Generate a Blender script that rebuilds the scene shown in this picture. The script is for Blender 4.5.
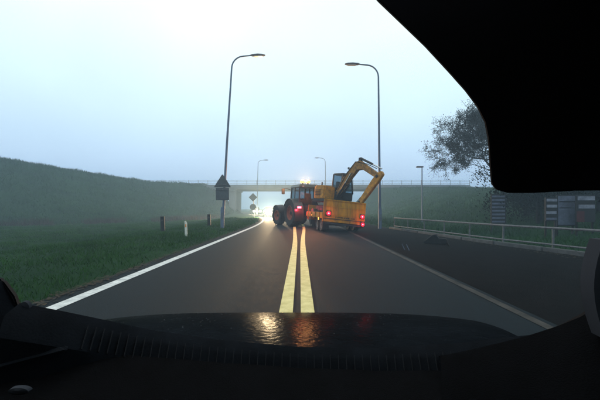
import bpy, bmesh, math, random
from mathutils import Vector, Matrix, noise
random.seed(7)
R = math.radians
S = bpy.context.scene
for o in list(bpy.data.objects): bpy.data.objects.remove(o)

# ------------------------------------------------------------------ camera, sky, light, exposure
F = 320.0                                   # focal length in 600-px-wide pixels
CAMZ, HOR = 1.30, 208.0
cam_d = bpy.data.cameras.new('camera'); cam = bpy.data.objects.new('camera', cam_d)
S.collection.objects.link(cam); S.camera = cam
cam.location = (0, 0, CAMZ); cam.rotation_euler = (R(90), 0, 0)
cam_d.sensor_width = 36; cam_d.lens = 36*F/600.0
cam_d.shift_y = (HOR-200)/600.0
cam_d.clip_start = 0.02; cam_d.clip_end = 3000

SUN_EL, SUN_AZ = 52, -20                    # azimuth from +Y towards +X
w = bpy.data.worlds.new('World'); S.world = w; w.use_nodes = True
nt = w.node_tree; nt.nodes.clear()
wo = nt.nodes.new('ShaderNodeOutputWorld'); bg = nt.nodes.new('ShaderNodeBackground')
sky = nt.nodes.new('ShaderNodeTexSky'); sky.sky_type = 'NISHITA'; sky.sun_disc = False
sky.sun_elevation = R(SUN_EL); sky.sun_rotation = R(SUN_AZ); sky.dust_density = 4
bg.inputs['Strength'].default_value = 0.10
tc = nt.nodes.new('ShaderNodeTexCoord'); sp = nt.nodes.new('ShaderNodeSeparateXYZ')
nt.links.new(tc.outputs['Generated'], sp.inputs[0])
ramp = nt.nodes.new('ShaderNodeValToRGB')   # overcast cloud deck: brighter towards the zenith
e = ramp.color_ramp.elements
e[0].position = 0.0; e[0].color = (0.50, 0.65, 0.88, 1)
e[1].position = 1.0; e[1].color = (0.90, 1.0, 1.0, 1)
for p, c in ((0.09, (0.51, 0.69, 0.95, 1)), (0.18, (0.58, 0.79, 1.0, 1)), (0.31, (0.71, 0.93, 1.0, 1)), (0.47, (0.86, 1.0, 1.0, 1))):
    q = e.new(p); q.color = c
nt.links.new(sp.outputs['Z'], ramp.inputs[0])
sc = nt.nodes.new('ShaderNodeVectorMath'); sc.operation = 'SCALE'; sc.inputs['Scale'].default_value = 12.0
nt.links.new(ramp.outputs[0], sc.inputs[0])
# thin uneven cloud
ns = nt.nodes.new('ShaderNodeTexNoise'); ns.inputs['Scale'].default_value = 2.2; ns.inputs['Detail'].default_value = 3
nt.links.new(tc.outputs['Generated'], ns.inputs['Vector'])
mr = nt.nodes.new('ShaderNodeMapRange'); mr.inputs['To Min'].default_value = 0.84; mr.inputs['To Max'].default_value = 1.16
nt.links.new(ns.outputs[0], mr.inputs[0])
sc2 = nt.nodes.new('ShaderNodeVectorMath'); sc2.operation = 'SCALE'
nt.links.new(sc.outputs[0], sc2.inputs[0]); nt.links.new(mr.outputs[0], sc2.inputs['Scale'])
mx = nt.nodes.new('ShaderNodeMix'); mx.data_type = 'RGBA'; mx.inputs[0].default_value = 0.93
nt.links.new(sky.outputs[0], mx.inputs[6]); nt.links.new(sc2.outputs[0], mx.inputs[7])
nt.links.new(mx.outputs[2], bg.inputs['Color']); nt.links.new(bg.outputs[0], wo.inputs['Surface'])

sl = bpy.data.lights.new('sun', 'SUN'); so = bpy.data.objects.new('sun', sl); S.collection.objects.link(so)
sl.energy = 0.5; sl.angle = R(40); sl.color = (1.0, 0.97, 0.92)
sd = Vector((math.sin(R(SUN_AZ))*math.cos(R(SUN_EL)), math.cos(R(SUN_AZ))*math.cos(R(SUN_EL)), math.sin(R(SUN_EL))))
so.rotation_euler = sd.to_track_quat('Z', 'Y').to_euler()

S.render.engine = 'CYCLES'
S.view_settings.view_transform = 'Standard'; S.view_settings.look = 'None'
S.view_settings.exposure = 0.0; S.view_settings.gamma = 1.0; S.view_settings.use_curve_mapping = False
S.cycles.volume_bounces = 0

# ------------------------------------------------------------------ helpers
def at(px, py, Y):
    "pixel of the 600x400 photograph at depth Y -> world point (used to read off real positions)"
    return Vector(((px-300)/F*Y, Y, CAMZ-(py-HOR)/F*Y))
def link(o): S.collection.objects.link(o); return o
def tag(o, label=None, cat=None, group=None, kind=None):
    if label: o['label'] = label
    if cat: o['category'] = cat
    if group: o['group'] = group
    if kind: o['kind'] = kind
    return o
def empty(name, loc=(0,0,0), rz=0, label=None, cat=None, group=None):
    o = link(bpy.data.objects.new(name, None)); o.location = loc; o.rotation_euler = (0,0,rz); o.empty_display_size = .2
    return tag(o, label, cat, group)
class MB:
    def __init__(s): s.v = []; s.f = []; s.m = Matrix.Identity(4)
    def add(s, vs, fs):
        n = len(s.v); s.v += [tuple(s.m @ Vector(q)) for q in vs]; s.f += [tuple(i+n for i in q) for q in fs]; return s
    def box(s, c, d, rot=None, taper=None):
        hx, hy, hz = d[0]/2, d[1]/2, d[2]/2; vs = []
        for z in (-1, 1):
            t = taper if (taper and z > 0) else (1, 1)
            for x, y in ((-1,-1),(1,-1),(1,1),(-1,1)):
                p = Vector((x*hx*t[0], y*hy*t[1], z*hz))
                if rot is not None: p = rot @ p
                vs.append(p+Vector(c))
        return s.add(vs, [(3,2,1,0),(4,5,6,7),(0,1,5,4),(1,2,6,5),(2,3,7,6),(3,0,4,7)])
    def bar(s, a, b, wx, wz, up=(0,0,1)):
        a = Vector(a); b = Vector(b); d = b-a; L = d.length; d.normalize()
        x = d.cross(Vector(up))
        if x.length < 1e-4: x = Vector((1,0,0))
        x.normalize(); z = x.cross(d)
        return s.box((a+b)/2, (wx, L, wz), Matrix((x, d, z)).transposed())
    def tube(s, pts, rad, n=8, cap=True):
        pts = [Vector(p) for p in pts]
        if not isinstance(rad, (list, tuple)): rad = [rad]*len(pts)
        vs = []; fs = []; pu = None
        for i, p in enumerate(pts):
            d = (pts[min(i+1, len(pts)-1)]-pts[max(i-1, 0)]).normalized()
            if pu is None:
                pu = d.orthogonal().normalized()
            u = (pu-d*pu.dot(d)).normalized(); pu = u; v = d.cross(u)
            for k in range(n):
                a = 2*math.pi*k/n; vs.append(p+(u*math.cos(a)+v*math.sin(a))*rad[i])
        for i in range(len(pts)-1):
            for k in range(n):
                k2 = (k+1) % n; fs.append((i*n+k, i*n+k2, (i+1)*n+k2, (i+1)*n+k))
        if cap: fs.append(tuple(range(n-1, -1, -1))); fs.append(tuple((len(pts)-1)*n+k for k in range(n)))
        return s.add(vs, fs)
    def lathe(s, prof, c, axis='X', n=24, closed=True):
        vs = []; fs = []; m = len(prof)
        for k in range(n):
            a = 2*math.pi*k/n
            for (t, r) in prof:
                q = (t, r*math.cos(a), r*math.sin(a)) if axis == 'X' else ((r*math.cos(a), r*math.sin(a), t) if axis == 'Z' else (r*math.cos(a), t, -r*math.sin(a)))
                vs.append(Vector(q)+Vector(c))
        for k in range(n):
            k2 = (k+1) % n
            for i in range(m if closed else m-1):
                j = (i+1) % m; fs.append((k*m+i, k*m+j, k2*m+j, k2*m+i))
        return s.add(vs, fs)
    def prism(s, poly, d, frame):
        "extrude a 2-D polygon by d along the third axis of frame (o,u,v,w)"
        o, u, v, w_ = [Vector(q) for q in frame]; n = len(poly)
        vs = [o+u*a+v*b for a, b in poly]+[o+u*a+v*b+w_*d for a, b in poly]
        fs = [tuple(range(n-1, -1, -1)), tuple(range(n, 2*n))]+[(i, (i+1) % n, n+(i+1) % n, n+i) for i in range(n)]
        return s.add(vs, fs)
    def disc(s, c, r, axis, n=16, th=0.02):
        ax = Vector(axis).normalized(); return s.tube([Vector(c), Vector(c)+ax*th], r, n)
    def mesh(s, name, mat, bevel=0, smooth=False, fix=True):
        me = bpy.data.meshes.new(name); me.from_pydata([tuple(q) for q in s.v], [], s.f)
        if fix or bevel:
            bm = bmesh.new(); bm.from_mesh(me)
            bmesh.ops.recalc_face_normals(bm, faces=bm.faces[:])
            if bevel:
                bmesh.ops.bevel(bm, geom=[q for q in bm.edges if q.is_manifold and q.calc_face_angle(0) > .5], offset=bevel, segments=2, affect='EDGES', clamp_overlap=True)
            bm.to_mesh(me); bm.free()
        if smooth:
            me.polygons.foreach_set('use_smooth', [True]*len(me.polygons)); me.set_sharp_from_angle(angle=R(38))
        me.materials.append(mat); me.update(); return me
    def build(s, name, mat, parent=None, bevel=0, smooth=False, fix=True):
        o = link(bpy.data.objects.new(name, s.mesh(name, mat, bevel, smooth, fix)))
        if parent: o.parent = parent
        return o
def inst(name, me, parent, loc=(0,0,0), rot=(0,0,0)):
    o = link(bpy.data.objects.new(name, me)); o.parent = parent; o.location = loc; o.rotation_euler = rot; return o
def copy_tree(o, parent=None):
    kids = list(o.children); c = link(o.copy()); c.parent = parent
    for k in kids: copy_tree(k, c)
    return c

# ------------------------------------------------------------------ materials
def mat(name, col, rough=.6, metal=0, var=.25, scale=6, col2=None, bump=0, bscale=40, spec=.5, coat=0, streak=False, rvar=0, stretch=None):
    m = bpy.data.materials.new(name); m.use_nodes = True; t = m.node_tree; b = t.nodes['Principled BSDF']
    b.inputs['Roughness'].default_value = rough; b.inputs['Metallic'].default_value = metal
    b.inputs['Specular IOR Level'].default_value = spec; b.inputs['Coat Weight'].default_value = coat
    tcn = t.nodes.new('ShaderNodeTexCoord'); mp = t.nodes.new('ShaderNodeMapping')
    t.links.new(tcn.outputs['Object'], mp.inputs[0])
    if stretch: mp.inputs['Scale'].default_value = stretch
    if streak: mp.inputs['Scale'].default_value = (1, 1, .15)
    n = t.nodes.new('ShaderNodeTexNoise'); n.inputs['Scale'].default_value = scale; n.inputs['Detail'].default_value = 6; n.inputs['Roughness'].default_value = .65
    t.links.new(mp.outputs[0], n.inputs['Vector'])
    cr = t.nodes.new('ShaderNodeValToRGB'); c2 = col2 or tuple(min(1, q*(1+var)) for q in col)
    c1 = col if col2 else tuple(q*(1-var) for q in col)
    cr.color_ramp.elements[0].position = .32; cr.color_ramp.elements[1].position = .68
    cr.color_ramp.elements[0].color = (*c1, 1); cr.color_ramp.elements[1].color = (*c2, 1)
    t.links.new(n.outputs[0], cr.inputs[0]); t.links.new(cr.outputs[0], b.inputs['Base Color'])
    if rvar:
        mr_ = t.nodes.new('ShaderNodeMapRange'); mr_.inputs['To Min'].default_value = max(0, rough-rvar); mr_.inputs['To Max'].default_value = rough+rvar
        mr_.inputs['From Min'].default_value = .3; mr_.inputs['From Max'].default_value = .7
        t.links.new(n.outputs[0], mr_.inputs[0]); t.links.new(mr_.outputs[0], b.inputs['Roughness'])
    if bump:
        n2 = t.nodes.new('ShaderNodeTexNoise'); n2.inputs['Scale'].default_value = bscale; n2.inputs['Detail'].default_value = 4
        t.links.new(tcn.outputs['Object'], n2.inputs['Vector'])
        bp = t.nodes.new('ShaderNodeBump'); bp.inputs['Strength'].default_value = bump; bp.inputs['Distance'].default_value = .02
        t.links.new(n2.outputs[0], bp.inputs['Height']); t.links.new(bp.outputs[0], b.inputs['Normal'])
    return m
def emis(name, col, st):
    m = bpy.data.materials.new(name); m.use_nodes = True; b = m.node_tree.nodes['Principled BSDF']
    b.inputs['Base Color'].default_value = (*col, 1); b.inputs['Emission Color'].default_value = (*col, 1); b.inputs['Emission Strength'].default_value = st
    return m
def glass(name, tint=(.75, .85, .9), alpha=.45):
    m = bpy.data.materials.new(name); m.use_nodes = True; t = m.node_tree; t.nodes.remove(t.nodes['Principled BSDF'])
    g = t.nodes.new('ShaderNodeBsdfGlossy'); g.inputs['Roughness'].default_value = .04
    tr = t.nodes.new('ShaderNodeBsdfTransparent'); tr.inputs[0].default_value = (*tint, 1)
    lw = t.nodes.new('ShaderNodeLayerWeight'); lw.inputs[0].default_value = .5
    pw = t.nodes.new('ShaderNodeMath'); pw.operation = 'POWER'; pw.inputs[1].default_value = 4; t.links.new(lw.outputs['Facing'], pw.inputs[0])
    fr = t.nodes.new('ShaderNodeMath'); fr.operation = 'MULTIPLY_ADD'; fr.inputs[1].default_value = .7; fr.inputs[2].default_value = .02; t.links.new(pw.outputs[0], fr.inputs[0])
    mxs = t.nodes.new('ShaderNodeMixShader'); t.links.new(fr.outputs[0], mxs.inputs[0]); t.links.new(tr.outputs[0], mxs.inputs[1]); t.links.new(g.outputs[0], mxs.inputs[2])
    t.links.new(mxs.outputs[0], t.nodes['Material Output'].inputs['Surface']); return m
M = {}
M['asphalt'] = mat('wet_asphalt', (.0095, .0150, .0188), rough=.68, var=.26, scale=9, bump=.8, bscale=120, rvar=.05, spec=.05, stretch=(1.0, .4, 1.0))
M['shoulder'] = mat('shoulder_asphalt_shaded', (.004, .0036, .0036), rough=.9, var=.4, scale=2.2, bump=.5, bscale=50, spec=.03)  # asphalt blackened; the dimness of the right side is put into the colour
M['paint'] = mat('road_paint_white', (.34, .35, .35), rough=.6, scale=7, col2=(.72, .73, .71), bump=.2, spec=.2)
M['paint_yel'] = mat('road_paint_cream', (.42, .37, .13), rough=.6, scale=5, col2=(.66, .59, .27), bump=.3, spec=.2)
M['paint_dim'] = mat('road_paint_dimmed', (.012, .012, .011), rough=.7, scale=3, col2=(.06, .055, .05), bump=.2, spec=.08)  # right line paint darkened to carry the shade of that side
M['ground'] = mat('grass_ground', (.004, .017, .007), rough=.95, scale=.35, col2=(.014, .042, .014), bump=.8, bscale=5, spec=.03)
M['blade'] = mat('grass_blade', (.009, .040, .006), rough=.9, scale=.8, col2=(.028, .088, .013), spec=.05)
M['weed'] = mat('dry_weed', (.022, .019, .014), rough=.9, scale=1.2, col2=(.050, .036, .026), spec=.05)
M['concrete'] = mat('bridge_concrete', (.12, .14, .165), rough=.85, var=.2, scale=.9, streak=True, bump=.2, bscale=8)
M['galv'] = mat('galvanised_steel', (.10, .105, .118), rough=.6, metal=.2, var=.35, scale=12, spec=.3)
M['pole'] = mat('lamp_pole_blued', (.08, .12, .19), rough=.5, metal=.2, var=.2, scale=5, streak=True)  # haze and lens fringe are put into the blue of this colour
M['lamp_head'] = mat('lamp_head_grey', (.07, .09, .12), rough=.5, var=.2)
M['lens'] = mat('lamp_lens', (.35, .38, .40), rough=.2, var=.1)
M['signback'] = mat('sign_back_grey', (.060, .072, .085), rough=.6, metal=.2, var=.25, scale=5)
M['bollard'] = mat('bollard_black', (.006, .007, .009), rough=.7, var=.3, spec=.2)
M['whitepost'] = mat('white_post', (.66, .68, .62), rough=.6, var=.15, scale=15)
M['amber_refl'] = mat('amber_reflector', (.7, .25, .04), rough=.3)
M['rubber'] = mat('tyre_rubber', (.014, .014, .015), rough=.8, var=.4, scale=9, bump=.3)
M['rim'] = mat('rim_orange_red', (.26, .055, .025), rough=.55, var=.4, scale=8)
M['rim_y'] = mat('rim_grey', (.20, .19, .17), rough=.5, var=.3)
M['tractor'] = mat('tractor_dark_green', (.020, .034, .030), rough=.35, var=.3, scale=4, coat=.2)
M['blackplast'] = mat('black_plastic', (.010, .010, .011), rough=.6, var=.3)
M['yellow'] = mat('trailer_yellow', (.52, .265, .008), rough=.65, scale=5, col2=(.17, .10, .02), bump=.15, streak=True, spec=.25)
M['exyellow'] = mat('excavator_yellow', (.62, .28, .018), rough=.6, scale=6, col2=(.22, .11, .03), bump=.15, spec=.3)
M['exbrown'] = mat('arm_worn_yellow', (.46, .22, .04), rough=.7, scale=6, col2=(.085, .05, .03), bump=.2, spec=.3)
M['dark'] = mat('dark_steel', (.020, .021, .024), rough=.6, metal=.2, var=.4, scale=7, bump=.15)
M['chrome'] = mat('cylinder_rod', (.55, .56, .58), rough=.15, metal=1, var=.05)
M['wood'] = mat('deck_plank', (.07, .055, .04), rough=.8, var=.4, scale=5)
M['seat'] = mat('seat_fabric', (.008, .008, .010), rough=.9, spec=.05)
M['glass'] = glass('cab_glass', (.62, .70, .74))
M['cglass'] = mat('car_glass_dark', (.02, .025, .03), rough=.08, var=.1)
M['carpaint'] = mat('car_paint_grey', (.06, .065, .075), rough=.3, var=.1, coat=.6)
M['bark'] = mat('tree_bark', (.007, .007, .008), rough=.95, var=.35, scale=9, bump=.3, spec=.05)
M['leaf'] = mat('autumn_leaf', (.004, .0045, .004), rough=.95, scale=2, col2=(.010, .009, .007), spec=.02)
M['hedge'] = mat('hedge_leaf', (.002, .003, .0025), rough=.95, scale=2, col2=(.005, .007, .005), spec=.02)  # near-black leaves carry the darkness of the right side
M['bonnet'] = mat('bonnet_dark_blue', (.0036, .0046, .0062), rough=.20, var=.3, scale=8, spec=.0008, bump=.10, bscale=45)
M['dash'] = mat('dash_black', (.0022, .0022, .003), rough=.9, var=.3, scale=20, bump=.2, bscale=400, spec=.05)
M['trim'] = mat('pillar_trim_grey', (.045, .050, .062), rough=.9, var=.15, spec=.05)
M['fabric'] = mat('cabin_black', (.0035, .0035, .005), rough=.95, var=.3, spec=.05)
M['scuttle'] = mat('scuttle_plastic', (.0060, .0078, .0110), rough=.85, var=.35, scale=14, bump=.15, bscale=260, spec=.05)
M['slat'] = mat('vent_slat', (.010, .012, .016), rough=.6, var=.2, spec=.2)
M['water'] = mat('water_drop', (.004, .005, .007), rough=.08, var=.1, spec=.10)
M['white_board'] = mat('board_white_dimmed', (.24, .26, .33), rough=.8, scale=5, col2=(.10, .11, .15))  # board colours dulled; their dim surroundings are put into the paint
M['blue_board'] = mat('board_pale_blue_dimmed', (.085, .10, .15), rough=.8, var=.35, scale=5)
M['dark_board'] = mat('board_dark', (.008, .009, .013), rough=.8, var=.25)
M['red_board'] = mat('board_red', (.05, .006, .010), rough=.8, var=.25)
M['letter'] = mat('faded_black_lettering', (.05, .03, .01), rough=.7)
M['block'] = mat('dark_concrete', (.012, .012, .013), rough=.85, var=.3, scale=6, bump=.3, spec=.2)
M['pale_conc'] = mat('pale_kerb', (.06, .065, .07), rough=.8, var=.3, scale=4, bump=.2, spec=.2)
M['e_red'] = emis('lit_red_lamp', (1.0, .03, .05), 32)
M['e_red2'] = emis('lit_red_halo', (1.0, .006, .02), 2.6)  # outer red glow imitating the halo round each tail lamp
M['e_orange'] = emis('lit_orange_marker', (1.0, .22, .03), 8)
M['e_amber'] = emis('lit_amber_beacon', (1.0, .45, .12), 3.6)
M['e_head'] = emis('lit_headlamp', (1.0, .84, .52), 12)

# ------------------------------------------------------------------ the setting: terrain
def off(Y):
    "the road bends to the left beyond 20 m"
    if Y < 20: return 0.0
    if Y < 80: return -0.0036*(Y-20)**2
    return -0.0036*3600-0.432*(Y-80)
def sh_edge(Y): return 9.0-.165*Y if Y < 20 else 5.7
def sstep(a, b, x):
    t = max(0, min(1, (x-a)/(b-a))); return t*t*(3-2*t)
def lerp_pl(pl, y):
    if y <= pl[0][1]: return [pl[0][0]]+list(pl[0][2:])
    for a, b in zip(pl, pl[1:]):
        if y <= b[1]:
            t = (y-a[1])/(b[1]-a[1]); return [a[0]+(b[0]-a[0])*t]+[a[i]+(b[i]-a[i])*t for i in range(2, len(a))]
    return [pl[-1][0]]+list(pl[-1][2:])
L_TOE = [(-46, 8), (-27, 27), (-19, 36), (-14.5, 50), (-12.6, 64), (-12.6, 72), (-22, 84), (-60, 100)]
L_CRE = [(-64, 24, 10.0), (-43, 45, 8.7), (-31, 62, 6.7), (-20, 65.5, 6.15), (-20, 73, 6.15), (-44, 86, 5), (-90, 110, 2)]
R_TOE = [(11.5, -20), (11.0, 12), (9.2, 28), (9.6, 45), (9.2, 64), (9.2, 72), (20, 84), (70, 100)]
R_CRE = [(21, -20, 1.9), (21, 25, 2.5), (24, 40, 3.5), (25, 55, 4.7), (16, 65, 5.4), (16, 73, 5.4), (40, 86, 4), (90, 110, 2)]
def height(x, y):
    u = x-off(y)
    fade = 1-sstep(95, 160, y)
    z = -0.04
    if u < -3.5: z = -0.04+0.10*sstep(-3.5, -4.4, u)-0.35*sstep(-6.5, -11, u)*(1-sstep(50, 70, y))
    if u > 4.5: z = -0.04+0.10*sstep(-.15, .5, u-sh_edge(y))
    tl = lerp_pl(L_TOE, y)[0]; cl, hl = lerp_pl(L_CRE, y)
    tr = lerp_pl(R_TOE, y)[0]; cr_, hr = lerp_pl(R_CRE, y)
    if x < tl: z += hl*fade*(sstep(0, 1, (tl-x)/max(3, tl-cl))*.6+.4*min(1, (tl-x)/max(3, tl-cl)))
    if x > tr: z += hr*fade*(sstep(0, 1, (x-tr)/max(3, cr_-tr))*.6+.4*min(1, (x-tr)/max(3, cr_-tr)))
    if u < -6 or u > sh_edge(y)+.8: z += .10*noise.noise(Vector((x*.35, y*.35, 0)))+.05*noise.noise(Vector((x*1.1, y*1.1, 3)))
    return z
def axis(bands):
    out = []
    for a, b, st in bands:
        n = max(1, round((b-a)/st)); out += [a+(b-a)*i/n for i in range(n)]
    out.append(bands[-1][1]); return out
xs = axis([(-400, -120, 40), (-120, -70, 8), (-70, -30, 1.6), (-30, 30, .7), (30, 70, 3), (70, 120, 10), (120, 400, 40)])
ys = axis([(-400, -20, 60), (-20, 0, 4), (0, 50, .8), (50, 90, 1.2), (90, 160, 6), (160, 400, 40)])
g = MB(); nx = len(xs)
g.v = [(x, y, height(x, y)) for y in ys for x in xs]
g.f = [(j*nx+i, j*nx+i+1, (j+1)*nx+i+1, (j+1)*nx+i) for j in range(len(ys)-1) for i in range(nx-1)]
go = g.build('ground', M['ground'], smooth=False, fix=False); tag(go, kind='structure')
go.data.polygons.foreach_set('use_smooth', [True]*len(go.data.polygons))

rows = axis([(-8, 20, 2), (20, 120, 2.5), (120, 300, 20)])
def strip(name, fa, fb, z, m, parent=None, y0=-8, y1=300, ys_=None):
    b = MB(); rr = ys_ or [y for y in rows if y0 <= y <= y1]; n = 6
    for y in rr:
        for k in range(n+1):
            a, c = fa(y), fb(y); b.v.append((off(y)+a+(c-a)*k/n, y, z))
    for j in range(len(rr)-1):
        for k in range(n): b.f.append((j*(n+1)+k, j*(n+1)+k+1, (j+1)*(n+1)+k+1, (j+1)*(n+1)+k))
    return b.build(name, m, parent, fix=False)
road = strip('road', lambda y: -3.62, lambda y: 2.85, 0.0, M['asphalt']); tag(road, kind='structure')
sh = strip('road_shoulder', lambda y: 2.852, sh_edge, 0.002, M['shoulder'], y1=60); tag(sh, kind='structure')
strip('edge_line', lambda y: -3.30, lambda y: -3.10, .006, M['paint'], road)
strip('edge_line', lambda y: 2.64, lambda y: 2.76, .006, M['paint_dim'], road)
spread = lambda y: .135+.20*sstep(10, 24, y)
strip('centre_line', lambda y: -.04-spread(y)-.085, lambda y: -.04-spread(y)+.085, .006, M['paint_yel'], road)
strip('centre_line', lambda y: -.04+spread(y)-.085, lambda y: -.04+spread(y)+.085, .006, M['paint_yel'], road)

# grass blades on the near verges
def blades(name, area, n, hmin, hmax, m, accept=None):
    b = MB(); x0, x1, y0, y1 = area; v = b.v; f = b.f
    for _ in range(n):
        y = y0+(y1-y0)*random.random()**1.5; x = random.uniform(x0, x1)
        if accept and not accept(x, y): continue
        z = height(x, y)-.02
        hgt = random.uniform(hmin, hmax)*(.6+.9*max(0, .5+noise.noise(Vector((x*.5, y*.5, 9))))); a = random.random()*6.283; wd = .005+.0008*y
        lx, ly = random.gauss(0, .5)*hgt, random.gauss(0, .5)*hgt; i = len(v)
        v += [(x-wd*math.cos(a), y-wd*math.sin(a), z), (x+wd*math.cos(a), y+wd*math.sin(a), z), (x+lx, y+ly, z+hgt)]
        f.append((i, i+1, i+2))
    return b.build(name, m, fix=False)
gl = blades('verge_grass', (-26, -3.55, 2.5, 40), 150000, .05, .13, M['blade'], lambda x, y: x-off(y) < -3.7+.25*noise.noise(Vector((y*.8, 0, 0))) and x > -.95*y-4)
tag(gl, 'short wet green grass on the left verge beside the white edge line', 'grass', kind='stuff')
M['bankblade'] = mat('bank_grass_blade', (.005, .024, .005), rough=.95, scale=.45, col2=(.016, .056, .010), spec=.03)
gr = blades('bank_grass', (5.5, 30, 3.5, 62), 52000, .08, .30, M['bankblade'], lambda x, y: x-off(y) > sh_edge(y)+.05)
tag(gr, 'rough dark green grass on the right bank beyond the railing', 'grass', kind='stuff')
eg = blades('embankment_grass', (-62, -13, 18, 70), 80000, .15, .45, M['bankblade'], lambda x, y: x < lerp_pl(L_TOE, y)[0]+1 and x > -.97*y-6)
tag(eg, 'tall rough grass covering the left embankment up to its skyline', 'grass', kind='stuff')
def litter():
    b = MB()
    for k in range(5200):
        y = 2+38*random.random()**1.6
        if k % 3: x = off(y)-3.56+random.gauss(0, .08); z = .012
        else: x = off(y)+sh_edge(y)-.12-abs(random.gauss(0, .35)); z = .016
        r = random.uniform(.012, .045); a = random.random()*6.28; i = len(b.v)
        for q in range(4): b.v.append((x+r*math.cos(a+q*1.57)*(1, .6)[q % 2], y+r*math.sin(a+q*1.57)*(1, .6)[q % 2], z+random.uniform(0, .012)))
        b.f.append((i, i+1, i+2, i+3))
    return b.build('leaf_litter', M['litter'], fix=False)
M['litter'] = mat('wet_leaf_litter', (.010, .008, .005), rough=.8, scale=9, col2=(.045, .030, .014), spec=.2)
tag(litter(), 'wet brown leaves and mud washed up along the road edges', 'leaves', kind='stuff')
def weeds():
    b = MB()
    for _ in range(5200):
        t = random.random(); y = 27+22*t; tx = lerp_pl(L_TOE, y)[0]
        x = tx+1.5+random.gauss(0, 1.0)
        if noise.noise(Vector((x*.25, y*.25, 5))) < -.12: continue
        z = height(x, y)-.03; hgt = random.uniform(.25, .8); a = random.random()*6.28
        w_ = .03; lx, ly = random.gauss(0, .25), random.gauss(0, .25); i = len(b.v)
        b.v += [(x-w_*math.cos(a), y-w_*math.sin(a), z), (x+w_*math.cos(a), y+w_*math.sin(a), z), (x+lx, y+ly, z+hgt)]; b.f.append((i, i+1, i+2))
    return b.build('dead_weeds', M['weed'], fix=False)
tag(weeds(), 'brown withered weeds along the foot of the left embankment', 'weeds', kind='stuff')

# ------------------------------------------------------------------ overpass
br = empty('overpass_bridge', (0, 66, 0), 0, 'grey concrete road bridge crossing over the road in the mist', 'bridge')
MB().box((0, 4.5, 5.55), (70, 9.0, .75)).build('deck', M['concrete'], br, .05)
for s_ in (0, 1):
    y = -.12 if s_ == 0 else 9.12
    MB().box((0, y, 5.75), (70, .23, .55)).build('edge_beam', M['concrete'], br, .03)
for i in range(17):
    MB().box((-32+4*i, -.28, 5.78), (3.96, .06, .60)).build('facing_panel', M['concrete'], br, .015)
pm = MB().box((0, 0, .5), (.055, .055, 1.0)).mesh('railing_post', M['galv'])
for i in range(36): inst('railing_post', pm, br, (-35+2*i, .02, 6.02))
for z in (7.02, 6.7, 6.38): MB().tube([(-35, .02, z), (35, .02, z)], .03, 6).build('rail', M['galv'], br)
for X in (-14.2, 4.3):
    for yy in (1.6, 7.2): q = MB().box((X, yy, 2.3), (1.25, 1.1, 5.1), taper=(1.15, 1.0)).build('pier', M['concrete'], br, .06)
    MB().box((X, 4.4, 5.02), (1.7, 8.2, .32)).build('pier_cap', M['concrete'], q, .03)

# ------------------------------------------------------------------ street lamps
def street_lamp(x, y, hgt, arm, lean, label, group='tall road lamps with one outreach arm', s=1.0):
    z0 = height(x, y)-.02
    t = empty('street_lamp', (x, y, z0), 0, label, 'street lamp', group)
    sgn = 1 if arm > 0 else -1; A = abs(arm); r = .75
    pts = [(0,0,0), (lean*.1*1, 0, hgt*.1), (lean*.5, 0, hgt*.5), (lean, 0, hgt-r)]
    for k in range(1, 7):
        a = k/6*R(86); pts.append((lean+sgn*r*(1-math.cos(a)), 0, hgt-r+r*math.sin(a)))
    pts.append((lean+sgn*(A-.7), 0, hgt+.05))
    rad = [.088*s, .085*s, .07*s, .05*s]+[.045*s]*6+[.038*s]
    MB().tube(pts, rad, 10).build('pole', M['pole'], t, smooth=True)
    MB().tube([(0,0,0), (.012*lean, 0, 1.25), (.013*lean, 0, 1.32)], [.115*s, .115*s, .09*s], 10).build('pole_base', M['pole'], t, smooth=True)
    MB().box((0, -.112*s, .75), (.11, .02, .42)).build('access_door', M['lamp_head'], t, .004)
    hx = lean+sgn*(A-.78); z = hgt+.05; w_ = .15
    hb = MB(); prof = [(0, .045, .05), (.12, .12, .09), (.45, w_, .12), (.75, w_*.9, .10), (.92, .07, .05)]
    n = 10
    for (q, hw, hh) in prof:
        for k in range(n):
            a = 2*math.pi*k/n; hb.v.append((hx+sgn*q, hw*math.cos(a), z+hh*math.sin(a)*(.9 if math.sin(a) > 0 else .55)))
    for i in range(len(prof)-1):
        for k in range(n): hb.f.append((i*n+k, i*n+(k+1) % n, (i+1)*n+(k+1) % n, (i+1)*n+k))
    hb.f.append(tuple(range(n))); hb.f.append(tuple((len(prof)-1)*n+k for k in range(n)))
    h = hb.build('lamp_head', M['lamp_head'], t, smooth=True)
    MB().box((hx+sgn*.5, 0, z-.062), (.5, .2, .03)).build('lens', M['lens'], h, .008)
    return t
street_lamp(-4.85, 20, 10.75, 1.95, .58, 'tall grey street lamp carrying the triangular sign on the left verge')
street_lamp(5.0, 20, 10.3, -1.95, -.10, 'tall grey street lamp on the right, behind the raised excavator arm')
street_lamp(-8.6, 64, 10.9, 1.9, .2, 'faint distant street lamp by the bridge, left of the amber beacon')
street_lamp(5.0, 62, 10.9, -1.9, -.1, 'faint distant street lamp by the bridge, above the excavator cab')
def path_lamp():
    x, y = 122/F*27, 27; z0 = height(x, y)-.02; H = 1.3+41/F*27-z0
    t = empty('path_lamp', (x, y, z0), 0, 'short grey path lamp with small flat head behind the railing', 'street lamp')
    MB().tube([(0,0,0), (0,0,H*.5), (0,0,H)], [.065, .055, .04], 8).build('pole', M['pole'], t, smooth=True)
    h = MB().box((-.19, 0, H+.02), (.62, .26, .10), taper=(.85, .8)).build('lamp_head', M['lamp_head'], t, .02)
    MB().box((-.24, 0, H-.045), (.42, .18, .025)).build('lens', M['lens'], h)
path_lamp()

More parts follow.
